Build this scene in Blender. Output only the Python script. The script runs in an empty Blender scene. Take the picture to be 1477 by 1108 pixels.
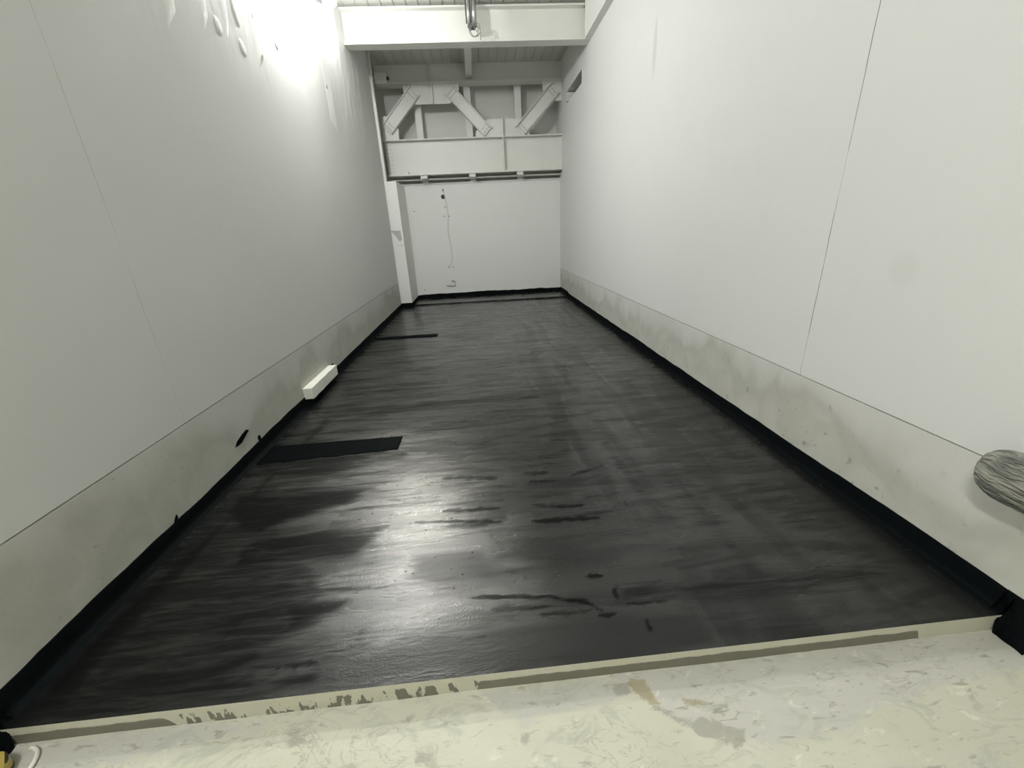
import bpy, bmesh, math, random
import numpy as np
from mathutils import Vector, Matrix, noise

random.seed(7)
rng = np.random.default_rng(5)
scene = bpy.context.scene
COL = scene.collection
PI = math.pi

# ------------------------------------------------------------------ dimensions (metres)
W = 3.8            # width between the two long walls
STEP_Y = 1.036     # front edge of the black floor
STEP_Z = -0.08     # level of the bare concrete in front
JL, JR = 0.550, 0.563   # top of the concrete base, left / right
CEIL = 4.76
CRACK_Y = 2.318
LEFT_END = 9.30    # the left wall stops here, the bay behind is a little wider
BACK_Y = 10.37
REC_X = -0.45
FRONT_Y = -3.6

# ------------------------------------------------------------------ materials
def mat(name):
    m = bpy.data.materials.new(name); m.use_nodes = True
    nt = m.node_tree; nt.nodes.clear()
    o = nt.nodes.new('ShaderNodeOutputMaterial'); b = nt.nodes.new('ShaderNodeBsdfPrincipled')
    nt.links.new(b.outputs[0], o.inputs[0])
    return m, nt, b

class G:
    """tiny node-graph helper"""
    def __init__(s, nt): s.nt = nt
    def n(s, t, **kw):
        nd = s.nt.nodes.new(t)
        for k, v in kw.items(): setattr(nd, k, v)
        return nd
    def put(s, sock, v):
        if hasattr(v, 'is_output'): s.nt.links.new(v, sock)
        elif isinstance(v, (tuple, list)) and len(v) == 3 and sock.type == 'RGBA': sock.default_value = (*v, 1)
        else: sock.default_value = v
    def math(s, op, a, b=0.0, c=0.0, clamp=False):
        nd = s.n('ShaderNodeMath', operation=op, use_clamp=clamp)
        s.put(nd.inputs[0], a); s.put(nd.inputs[1], b); s.put(nd.inputs[2], c)
        return nd.outputs[0]
    def mix(s, f, a, b):
        nd = s.n('ShaderNodeMix', data_type='RGBA')
        s.put(nd.inputs[0], f); s.put(nd.inputs[6], a); s.put(nd.inputs[7], b)
        return nd.outputs[2]
    def mixf(s, f, a, b):
        nd = s.n('ShaderNodeMix', data_type='FLOAT')
        s.put(nd.inputs[0], f); s.put(nd.inputs[2], a); s.put(nd.inputs[3], b)
        return nd.outputs[0]
    def step(s, v, lo, hi):
        nd = s.n('ShaderNodeMapRange', interpolation_type='SMOOTHSTEP')
        s.put(nd.inputs[0], v); s.put(nd.inputs[1], lo); s.put(nd.inputs[2], hi)
        nd.inputs[3].default_value = 0; nd.inputs[4].default_value = 1
        return nd.outputs[0]
    def coords(s):
        g = s.n('ShaderNodeNewGeometry'); sp = s.n('ShaderNodeSeparateXYZ')
        s.nt.links.new(g.outputs['Position'], sp.inputs[0])
        return g.outputs['Position'], sp.outputs[0], sp.outputs[1], sp.outputs[2]
    def map(s, vec, scale=(1, 1, 1), loc=(0, 0, 0), rot=(0, 0, 0)):
        nd = s.n('ShaderNodeMapping'); s.put(nd.inputs[0], vec)
        nd.inputs[1].default_value = loc; nd.inputs[2].default_value = rot; nd.inputs[3].default_value = scale
        return nd.outputs[0]
    def noise(s, vec, scale=1, detail=4, rough=0.55, dist=0.0):
        nd = s.n('ShaderNodeTexNoise'); s.put(nd.inputs['Vector'], vec)
        nd.inputs['Scale'].default_value = scale; nd.inputs['Detail'].default_value = detail
        nd.inputs['Roughness'].default_value = rough; nd.inputs['Distortion'].default_value = dist
        return nd.outputs[0]
    def bump(s, h, strength=0.3, dist=0.01, prev=None):
        nd = s.n('ShaderNodeBump'); s.put(nd.inputs['Height'], h)
        nd.inputs['Strength'].default_value = strength; nd.inputs['Distance'].default_value = dist
        if prev is not None: s.put(nd.inputs['Normal'], prev)
        return nd.outputs[0]

def plain(name, col, rough=0.6, metal=0.0, spec=0.5, var=0.06, nscale=6, bump=0.0):
    m, nt, b = mat(name); g = G(nt)
    pos, x, y, z = g.coords()
    n = g.noise(pos, nscale, 4)
    c0 = tuple(max(0, v*(1-var)) for v in col); c1 = tuple(min(1, v*(1+var)) for v in col)
    g.put(b.inputs['Base Color'], g.mix(n, c0, c1))
    b.inputs['Roughness'].default_value = rough; b.inputs['Metallic'].default_value = metal
    b.inputs['Specular IOR Level'].default_value = spec
    if bump: g.put(b.inputs['Normal'], g.bump(g.noise(pos, nscale*12, 3), bump, 0.003))
    return m

def wall_material(name, crack_x=None, side='left'):
    """painted plaster with the vertical board joint at CRACK_Y and skim-coat unevenness high up"""
    m, nt, b = mat(name); g = G(nt)
    pos, x, y, z = g.coords()
    big = g.noise(pos, 0.55, 3)
    fine = g.noise(pos, 5.0, 4)
    col = g.mix(big, *(((0.62, 0.625, 0.60), (0.66, 0.665, 0.645)) if side == 'left' else ((0.725, 0.73, 0.705), (0.765, 0.77, 0.75))))  # left wall's dimmer light is put into its colour; same paint as right
    col = g.mix(g.math('MULTIPLY', g.step(fine, .5, .75), .2), col, (0.69, 0.695, 0.665))
    # hairline joint between boards
    wob = g.math('MULTIPLY', g.math('SUBTRACT', g.noise(pos, 3.5, 3), .5), 0.012)
    d = g.math('ABSOLUTE', g.math('ADD', g.math('SUBTRACT', y, CRACK_Y), wob))
    line = g.math('SUBTRACT', 1, g.step(d, 0.0012, 0.0034))
    gate = g.noise(g.map(pos, (0.2, 0.2, 1)), 2.6, 4)
    line = g.math('MULTIPLY', line, g.mixf(g.step(gate, .36, .6), .12 if side == 'left' else .25, 1))
    line = g.math('MULTIPLY', line, (.28 if side == 'left' else .9))
    if side == 'right':
        # oily smear and faint round damp spot
        sx = g.math('MULTIPLY', g.math('SUBTRACT', y, 5.11), 1/0.055)
        sz = g.math('MULTIPLY', g.math('SUBTRACT', z, 3.25), 1/0.30)
        r = g.math('ADD', g.math('POWER', sx, 2), g.math('POWER', sz, 2))
        smear = g.math('MULTIPLY', g.math('SUBTRACT', 1, g.step(r, 0.1, 1.2)), .32)
        col = g.mix(smear, col, (0.40, 0.40, 0.37))
        sx = g.math('MULTIPLY', g.math('SUBTRACT', y, 1.844), 1/0.075)
        sz = g.math('MULTIPLY', g.math('SUBTRACT', z, 1.261), 1/0.085)
        r = g.math('ADD', g.math('POWER', sx, 2), g.math('POWER', sz, 2))
        col = g.mix(g.math('MULTIPLY', g.math('SUBTRACT', 1, g.step(r, .3, 1.3)), .10), col, (0.5, 0.5, 0.44))
    col = g.mix(line, col, (0.07, 0.07, 0.065))
    g.put(b.inputs['Base Color'], col)
    b.inputs['Roughness'].default_value = 0.62
    b.inputs['Specular IOR Level'].default_value = 0.35
    # unevenness: gentle everywhere, trowel ridges towards the top
    ridge = g.noise(g.map(pos, (1, 1, 0.28), rot=(0.35, 0, 0)), 2.2, 5, .5, .8)
    top = g.step(z, 2.4, 3.4)
    h = g.math('ADD', g.math('MULTIPLY', g.noise(pos, 1.3, 3), .35), g.math('MULTIPLY', ridge, g.math('MULTIPLY', top, 1.6 if side == 'left' else .2)))
    g.put(b.inputs['Normal'], g.bump(g.noise(pos, 60, 3), .08, .002, g.bump(h, .45 if side == 'left' else .2, 0.03)))
    return m

def base_material(name, joint, f=1.0):
    """bare concrete base with plaster smeared down over its top edge"""
    m, nt, b = mat(name); g = G(nt)
    pos, x, y, z = g.coords()
    tide = g.noise(g.map(pos, (1, 1, .6)), 1.7, 4, .5, .4)
    blotch = g.noise(pos, 4.5, 5, .55, .6)
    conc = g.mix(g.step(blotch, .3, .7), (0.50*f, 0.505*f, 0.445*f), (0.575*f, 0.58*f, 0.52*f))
    conc = g.mix(g.step(g.noise(pos, 16, 5), .62, .75), conc, (0.34, 0.34, 0.29))
    lvl = g.math('ADD', g.math('DIVIDE', z, joint), g.math('MULTIPLY', g.math('SUBTRACT', tide, .5), 1.5))
    sm = g.step(lvl, .5, 1.05)
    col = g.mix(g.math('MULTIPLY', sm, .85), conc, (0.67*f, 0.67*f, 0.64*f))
    rim = g.math('MULTIPLY', g.math('SUBTRACT', 1, g.step(g.math('ABSOLUTE', g.math('SUBTRACT', lvl, .6)), 0, .16)), .24)
    col = g.mix(rim, col, (0.37, 0.375, 0.34))
    # pin holes
    v = g.n('ShaderNodeTexVoronoi'); g.put(v.inputs['Vector'], pos); v.inputs['Scale'].default_value = 6
    hole = g.math('SUBTRACT', 1, g.step(v.outputs['Distance'], .03, .055))
    col = g.mix(g.math('MULTIPLY', hole, .6), col, (0.2, 0.2, 0.18))
    g.put(b.inputs['Base Color'], col)
    b.inputs['Roughness'].default_value = 0.75; b.inputs['Specular IOR Level'].default_value = .3
    g.put(b.inputs['Normal'], g.bump(g.math('ADD', g.math('MULTIPLY', blotch, .6), g.math('MULTIPLY', g.noise(pos, 45, 4), .15)), .35, .012))
    return m

def floor_material():
    """black bitumen coat: satin where it has dried, glossy and deeper where it is thick"""
    m, nt, b = mat('bitumen_floor'); g = G(nt)
    pos, x, y, z = g.coords()
    wet = g.n('ShaderNodeAttribute', attribute_name='wet').outputs['Fac']
    clear = g.n('ShaderNodeAttribute', attribute_name='clear').outputs['Fac']
    sx = g.noise(g.map(pos, (0.9, 7.5, 1), rot=(0, 0, -.05)), 1.0, 6, .62, .5)     # strokes across the room
    sy = g.noise(g.map(pos, (5.0, 0.8, 1), rot=(0, 0, .12)), 1.0, 4, .5, .6)       # strokes along the room
    rag = g.noise(g.map(pos, (2.6, 24, 1)), 1.0, 6, .68, .7)
    side = g.step(x, 1.9, 2.45)
    sx2 = g.noise(g.map(pos, (2.4, 30, 1), rot=(0, 0, -.04)), 1.0, 5, .65, .8)
    auto_x = g.step(g.math('ADD', g.math('MULTIPLY', sx, .72), g.math('MULTIPLY', sx2, .28)), .49, .60)
    auto_y = g.math('MULTIPLY', g.step(sy, .44, .62), .38)
    left = g.math('SUBTRACT', 1, g.step(x, .4, 2.3))
    auto = g.mixf(side, g.math('MULTIPLY', auto_x, g.mixf(left, .20, .74)), auto_y)
    auto = g.math('MULTIPLY', auto, g.math('SUBTRACT', 1, clear))
    w = g.math('ADD', wet, g.math('MULTIPLY', g.math('SUBTRACT', rag, .5), 2.3))
    w = g.math('MULTIPLY', g.step(w, .10, .85), g.step(wet, .0, .25))
    w = g.math('MAXIMUM', g.math('MULTIPLY', w, g.math('ADD', g.math('MULTIPLY', wet, .5), .45)), auto, clamp=True)
    film = g.noise(pos, 1.2, 4, .5)
    dry = g.mix(film, (0.009, 0.0098, 0.0094), (0.0145, 0.0153, 0.0145))
    g.put(b.inputs['Base Color'], g.mix(w, dry, (0.003, 0.0034, 0.0034)))
    matte = g.n('ShaderNodeAttribute', attribute_name='matte').outputs['Fac']
    matte = g.step(g.math('ADD', matte, g.math('MULTIPLY', g.math('SUBTRACT', rag, .5), 2.2)), .15, .95)
    rdry = g.mixf(matte, g.mixf(g.noise(g.map(pos, (2, 6, 1)), 1.5, 4), .23, .32), .40)
    rough = g.mixf(w, rdry, .22)
    g.put(b.inputs['Roughness'], rough)
    g.put(b.inputs['Specular IOR Level'], g.mixf(w, .40, .06))
    g.put(b.inputs['Coat Weight'], g.mixf(w, g.mixf(g.step(g.noise(g.map(pos, (1.6, 9, 1)), 1.0, 5, .6, .6), .38, .58), .10, g.mixf(matte, .75, .05)), .03)); b.inputs['Coat Roughness'].default_value = .13
    ripple = g.noise(g.map(pos, (14, 44, 1)), 1.0, 4, .6, .4)
    grit = g.noise(pos, 105, 4, .65)
    h = g.math('ADD', ripple, g.math('MULTIPLY', grit, .45))
    nb = g.bump(h, .26, .006)
    g.put(b.inputs['Normal'], nb); g.put(b.inputs['Coat Normal'], g.bump(g.math('ADD', h, g.math('MULTIPLY', grit, .9)), .30, .006))
    return m

def front_material():
    """trowelled pale concrete with scuffs, worn grey areas and rust"""
    m, nt, b = mat('skimmed_concrete'); g = G(nt)
    pos, x, y, z = g.coords()
    grey = g.n('ShaderNodeAttribute', attribute_name='grey').outputs['Fac']
    dark = g.n('ShaderNodeAttribute', attribute_name='dark').outputs['Fac']
    rust = g.n('ShaderNodeAttribute', attribute_name='rust').outputs['Fac']
    big = g.noise(pos, 2.2, 5, .55, .7)
    mid = g.noise(g.map(pos, (6, 11, 6), rot=(0, 0, .25)), 1.0, 6, .62, 1.2)
    rag = g.noise(g.map(pos, (9, 15, 9)), 1.0, 7, .7, .8)
    cream = g.mix(g.step(big, .3, .7), (0.54, 0.534, 0.43), (0.59, 0.585, 0.49))
    pale = (0.52, 0.516, 0.468)
    col = g.mix(g.step(g.math('ADD', grey, g.math('MULTIPLY', g.math('SUBTRACT', rag, .5), 1.1)), .35, .6), cream, pale)
    col = g.mix(g.math('MULTIPLY', g.step(mid, .52, .64), .62), col, (0.42, 0.435, 0.375))
    col = g.mix(g.math('MULTIPLY', g.step(mid, .30, .42), .0), col, (0.7, 0.7, 0.6))
    ln = g.math('ABSOLUTE', g.math('SUBTRACT', g.noise(g.map(pos, (5, 8, 5), rot=(0, 0, .4)), 1.0, 5, .6, 1.6), .5))
    ln = g.math('MULTIPLY', g.math('SUBTRACT', 1, g.step(ln, .004, .018)), g.step(g.noise(pos, 3.3, 3), .5, .66))
    col = g.mix(g.math('MULTIPLY', ln, .55), col, (0.36, 0.345, 0.28))
    lite = g.noise(g.map(pos, (11, 20, 11), rot=(0, 0, -.2)), 1.0, 4, .6, .8)
    col = g.mix(g.math('MULTIPLY', g.step(lite, .60, .72), .55), col, (0.74, 0.735, 0.64))
    sc = g.noise(g.map(pos, (14, 46, 14), rot=(0, 0, -.35)), 1.0, 5, .6, .8)
    col = g.mix(g.math('MULTIPLY', g.step(sc, .58, .68), g.mixf(grey, .45, .9)), col, (0.30, 0.285, 0.23))
    dk = g.step(g.math('ADD', dark, g.math('MULTIPLY', g.math('SUBTRACT', rag, .5), 2.2)), .30, .62)
    col = g.mix(g.math('MULTIPLY', dk, .75), col, (0.335, 0.33, 0.28))
    rs = g.step(g.math('ADD', rust, g.math('MULTIPLY', g.math('SUBTRACT', rag, .5), 1.8)), .30, .62)
    col = g.mix(g.math('MULTIPLY', rs, .8), col, (0.36, 0.31, 0.19))
    g.put(b.inputs['Base Color'], col)
    g.put(b.inputs['Roughness'], g.mixf(mid, .55, .35)); b.inputs['Specular IOR Level'].default_value = .35
    h = g.math('ADD', g.math('MULTIPLY', mid, .7), g.math('ADD', g.math('MULTIPLY', g.noise(pos, 40, 4), .2), g.math('MULTIPLY', dk, -.35)))
    g.put(b.inputs['Normal'], g.bump(h, .40, .012))
    return m

def riser_material():
    """edge of the step: cream paint running down over bare olive-grey concrete"""
    m, nt, b = mat('step_edge'); g = G(nt)
    pos, x, y, z = g.coords()
    n1 = g.noise(g.map(pos, (1.0, 0, 0)), 7.0, 6, .65)
    n2 = g.noise(g.map(pos, (1.0, .2, .35)), 26.0, 4, .6)
    full = g.math('MULTIPLY', g.step(x, .55, .62), g.math('SUBTRACT', 1, g.step(x, 1.66, 1.685)))
    endr = g.step(x, 3.42, 3.46)
    lip = g.math('ADD', -.037, g.math('MULTIPLY', g.math('SUBTRACT', n1, .5), .03))
    lip = g.math('SUBTRACT', lip, g.math('MULTIPLY', full, g.mixf(g.step(n2, .40, .56), -.01, .07)))
    lip = g.math('SUBTRACT', lip, g.math('MULTIPLY', endr, .08))
    cov = g.step(g.math('SUBTRACT', z, lip), -.002, .004)
    bare = g.mix(g.noise(pos, 9, 4), (0.155, 0.15, 0.112), (0.21, 0.20, 0.155))
    paint = g.mix(g.noise(pos, 12, 4), (0.52, 0.51, 0.40), (0.62, 0.61, 0.50))
    g.put(b.inputs['Base Color'], g.mix(cov, bare, paint))
    b.inputs['Roughness'].default_value = .55
    g.put(b.inputs['Normal'], g.bump(g.math('ADD', g.math('MULTIPLY', cov, .5), g.noise(pos, 30, 4)), .35, .006))
    return m

M = {
 'steel': plain('white_painted_steel', (0.71, 0.715, 0.67), .45, var=.04, nscale=3),
 'board': plain('white_board', (0.77, 0.775, 0.745), .6, var=.03, nscale=2),
 'backwall': plain('white_back_wall', (0.76, 0.765, 0.74), .6, var=.025, nscale=1.2, bump=.05),
 'panel': plain('grey_green_panel', (0.72, 0.73, 0.685), .6, var=.04, nscale=2),
 'deck': plain('ceiling_deck', (0.62, 0.62, 0.58), .7, var=.06, nscale=2),
 'dark': plain('void_shade', (0.05, 0.05, 0.048), .9),
 'hall': plain('hall_plaster', (0.62, 0.62, 0.57), .8),
 'bitumen': plain('bitumen_band', (0.0042, 0.0058, 0.0064), .65, spec=.03, var=.3, nscale=14, bump=.5),
 'bitumen_wet': plain('bitumen_wet', (0.0035, 0.0048, 0.0052), .5, spec=.01, var=.3, nscale=10, bump=.5),
 'bolt': plain('painted_bolt', (0.55, 0.55, 0.50), .4),
 'galv': plain('galvanised_tube', (0.55, 0.56, 0.54), .35, metal=.7, var=.12, nscale=20),
 'darkmetal': plain('dark_bracket', (0.10, 0.10, 0.095), .5, metal=.3),
 'cable': plain('grey_cable', (0.22, 0.22, 0.20), .5),
 'whitecable': plain('white_cable', (0.62, 0.62, 0.58), .45),
 'whitehose': plain('white_plastic', (0.78, 0.77, 0.70), .35),
 'plaster': plain('plaster_relief', (0.76, 0.765, 0.735), .65, var=.03, nscale=5, bump=.1),
 'block': plain('white_block', (0.78, 0.78, 0.72), .6, var=.10, nscale=25, bump=.4),
 'anchor': plain('steel_anchor', (0.28, 0.28, 0.26), .5, metal=.3),
 'greypatch': plain('bare_grey_patch', (0.42, 0.42, 0.39), .7),
 'housing': plain('lamp_housing', (0.72, 0.72, 0.70), .4),
 'pole': plain('wooden_pole', (0.42, 0.30, 0.17), .5, var=.15, nscale=12),
}
M['wall_l'] = wall_material('wall_paint_left_dimmed', side='left')
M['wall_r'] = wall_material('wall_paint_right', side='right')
M['base_l'] = base_material('concrete_base_left_dimmed', JL, .86)  # darkened to carry the weaker lamp light on the left base
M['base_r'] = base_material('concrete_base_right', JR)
M['floor'] = floor_material()
M['front'] = front_material()
M['riser'] = riser_material()

def emission(name, col, strength):
    m = bpy.data.materials.new(name); m.use_nodes = True
    nt = m.node_tree; nt.nodes.clear()
    o = nt.nodes.new('ShaderNodeOutputMaterial'); e = nt.nodes.new('ShaderNodeEmission')
    e.inputs[0].default_value = (*col, 1); e.inputs[1].default_value = strength
    nt.links.new(e.outputs[0], o.inputs[0])
    return m
M['lamp'] = emission('work_light_lens', (0.99, 1.0, 0.99), 290)
M['lamp2'] = emission('work_light_lens_front', (0.99, 1.0, 0.985), 1020)
M['fill_lamp'] = emission('fill_light_lens_hall', (0.995, 0.99, 0.955), 138)

# ------------------------------------------------------------------ mesh helpers
def obj(name, bm, m, parent=None, smooth=False):
    me = bpy.data.meshes.new(name)
    bmesh.ops.recalc_face_normals(bm, faces=bm.faces[:])
    bm.to_mesh(me); bm.free()
    if smooth:
        for p in me.polygons: p.use_smooth = True
    if m is not None: me.materials.append(m)
    o = bpy.data.objects.new(name, me); COL.objects.link(o)
    if parent is not None:
        o.parent = parent
        o.matrix_parent_inverse = parent.matrix_world.inverted() if parent.type != 'EMPTY' else Matrix.Translation(-Vector(parent.location))
    return o

def tag(o, label=None, cat=None, group=None, kind=None):
    if label: o['label'] = label
    if cat: o['category'] = cat
    if group: o['group'] = group
    if kind: o['kind'] = kind
    return o

def thing(name, loc, label, cat, group=None):
    o = bpy.data.objects.new(name, None); COL.objects.link(o); o.location = loc
    o.empty_display_size = .1
    return tag(o, label, cat, group, 'thing')

def copy_tree(o, parent=None):
    c = o.copy(); COL.objects.link(c)
    if parent is not None: c.parent = parent
    for ch in list(o.children): copy_tree(ch, c)
    return c

def box(bm, x0, x1, y0, y1, z0, z1, bev=0.0):
    vs = [bm.verts.new((x, y, z)) for z in (z0, z1) for y in (y0, y1) for x in (x0, x1)]
    fs = [(0, 1, 3, 2), (4, 6, 7, 5), (0, 4, 5, 1), (2, 3, 7, 6), (0, 2, 6, 4), (1, 5, 7, 3)]
    faces = [bm.faces.new([vs[i] for i in f]) for f in fs]
    if bev:
        ed = list({e for f in faces for e in f.edges})
        bmesh.ops.bevel(bm, geom=ed, offset=bev, segments=2, profile=.6, affect='EDGES')
    return bm

def B(*a, **k): return box(bmesh.new(), *a, **k)

def plate(pts, y0, y1, bm=None):
    """polygon given in x,z, thickened from y0 to y1"""
    bm = bm or bmesh.new()
    a = [bm.verts.new((x, y0, z)) for x, z in pts]; c = [bm.verts.new((x, y1, z)) for x, z in pts]
    bm.faces.new(a); bm.faces.new(c[::-1])
    for i in range(len(pts)):
        j = (i+1) % len(pts); bm.faces.new([a[i], c[i], c[j], a[j]])
    return bm

def obox(bm, c, u, v, w, hu, hv, hw):
    c, u, v, w = Vector(c), Vector(u), Vector(v), Vector(w)
    vs = [bm.verts.new(c + u*(hu*i) + v*(hv*j) + w*(hw*k)) for k in (-1, 1) for j in (-1, 1) for i in (-1, 1)]
    for f in [(0, 1, 3, 2), (4, 6, 7, 5), (0, 4, 5, 1), (2, 3, 7, 6), (0, 2, 6, 4), (1, 5, 7, 3)]:
        bm.faces.new([vs[i] for i in f])
    return bm

def cyl(bm, p0, p1, r0, r1=None, n=12, cap=True):
    p0, p1 = Vector(p0), Vector(p1); r1 = r0 if r1 is None else r1
    d = (p1-p0).normalized(); a = d.orthogonal().normalized(); b2 = d.cross(a)
    A = []; Bq = []
    for i in range(n):
        t = 2*PI*i/n; q = a*math.cos(t) + b2*math.sin(t)
        A.append(bm.verts.new(p0+q*r0)); Bq.append(bm.verts.new(p1+q*r1))
    for i in range(n):
        j = (i+1) % n; bm.faces.new([A[i], A[j], Bq[j], Bq[i]])
    if cap: bm.faces.new(A[::-1]); bm.faces.new(Bq)
    return bm

def tube(bm, pts, r, n=8):
    pts = [Vector(p) for p in pts]; rings = []
    prev = None
    for i, p in enumerate(pts):
        d = (pts[min(i+1, len(pts)-1)] - pts[max(i-1, 0)]).normalized()
        a = d.orthogonal().normalized() if prev is None else (prev - d*prev.dot(d)).normalized()
        prev = a; b2 = d.cross(a)
        rr = r[i] if isinstance(r, (list, tuple)) else r
        rings.append([bm.verts.new(p + (a*math.cos(2*PI*k/n) + b2*math.sin(2*PI*k/n))*rr) for k in range(n)])
    for i in range(len(rings)-1):
        for k in range(n):
            l = (k+1) % n; bm.faces.new([rings[i][k], rings[i][l], rings[i+1][l], rings[i+1][k]])
    bm.faces.new(rings[0][::-1]); bm.faces.new(rings[-1])
    return bm

def spline(pts, n=8):
    P = [Vector(p) for p in pts]; out = []
    for i in range(len(P)-1):
        p0, p1, p2, p3 = P[max(i-1, 0)], P[i], P[i+1], P[min(i+2, len(P)-1)]
        for k in range(n):
            t = k/n
            out.append(.5*((2*p1) + (p2-p0)*t + (2*p0-5*p1+4*p2-p3)*t*t + (3*p1-p0-3*p2+p3)*t**3))
    out.append(P[-1]); return out

def structure(name, bm, m, label=None, cat=None, parent=None, smooth=False):
    o = obj(name, bm, m, parent, smooth)
    if parent is None: tag(o, label, cat, None, 'structure')
    return o

# ------------------------------------------------------------------ painted masks on dense grids (real stains of the surface)
POLYS=[
 ([(-0.058, 2.865), (0.515, 2.855), (1.117, 2.726), (1.265, 2.575), (0.944, 2.589), (0.643, 2.478), (0.196, 2.546)],0.75),
 ([(0.334, 2.395), (1.078, 2.411), (1.178, 2.363), (0.694, 2.326), (0.38, 2.343)],0.7),
 ([(0.12, 2.381), (0.473, 2.329), (1.025, 2.339), (0.881, 2.142), (0.587, 2.055), (0.46, 1.927), (0.315, 1.975), (0.122, 2.184)],0.9),
 ([(0.46, 1.927), (0.867, 1.927), (1.174, 1.931), (1.124, 1.81), (1.064, 1.694), (0.804, 1.695), (0.432, 1.693), (0.377, 1.858)],0.9),
 ([(0.792, 1.45), (1.113, 1.455), (1.077, 1.369), (0.829, 1.269), (0.779, 1.26), (0.859, 1.328)],0.9),
 ([(0.646, 1.438), (0.703, 1.414), (0.642, 1.261), (0.574, 1.284)],0.8),
 ([(0.357, 1.265), (0.555, 1.271), (0.629, 1.192), (0.443, 1.199)],0.8),
 ([(0.734, 1.054), (0.895, 1.072), (1.065, 1.116), (1.066, 1.077), (0.792, 1.037)],0.8),
 ([(0.442, 1.064), (0.545, 1.087), (0.724, 1.116), (0.72, 1.08), (0.486, 1.036)],0.7),
 ([(0.724, 1.116), (0.83, 1.155), (0.843, 1.128), (0.727, 1.067)],0.8),
 ([(0.049, 1.062), (0.04, 1.409), (0.166, 2.178), (0.227, 2.923), (0.279, 3.554), (0.373, 3.419), (0.247, 2.102), (0.225, 1.604), (0.205, 1.24), (0.231, 1.064)],0.85),
 ([(2.285, 1.908), (2.543, 1.884), (2.382, 1.822), (2.247, 1.835)],0.6),
 ([(2.304, 1.364), (2.505, 1.366), (2.797, 1.36), (3.175, 1.374), (3.518, 1.373), (3.753, 1.364), (3.664, 1.25), (3.366, 1.212), (2.887, 1.2), (2.585, 1.203), (2.317, 1.288)],0.45),
 ([(2.959, 3.063), (3.268, 3.007), (3.015, 1.607), (2.905, 1.546), (2.832, 1.685), (2.838, 2.142)],0.4),
 ([(3.312, 2.518), (3.587, 2.372), (3.692, 1.372), (3.38, 1.413), (3.256, 1.74)],0.35),
 ([(1.125, 6.729), (2.044, 6.567), (1.99, 5.94), (1.387, 6.017)],0.4),
 ([(0.612, 2.569), (0.74, 2.621), (0.953, 2.551), (0.692, 2.47)],0.4),
]
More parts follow.
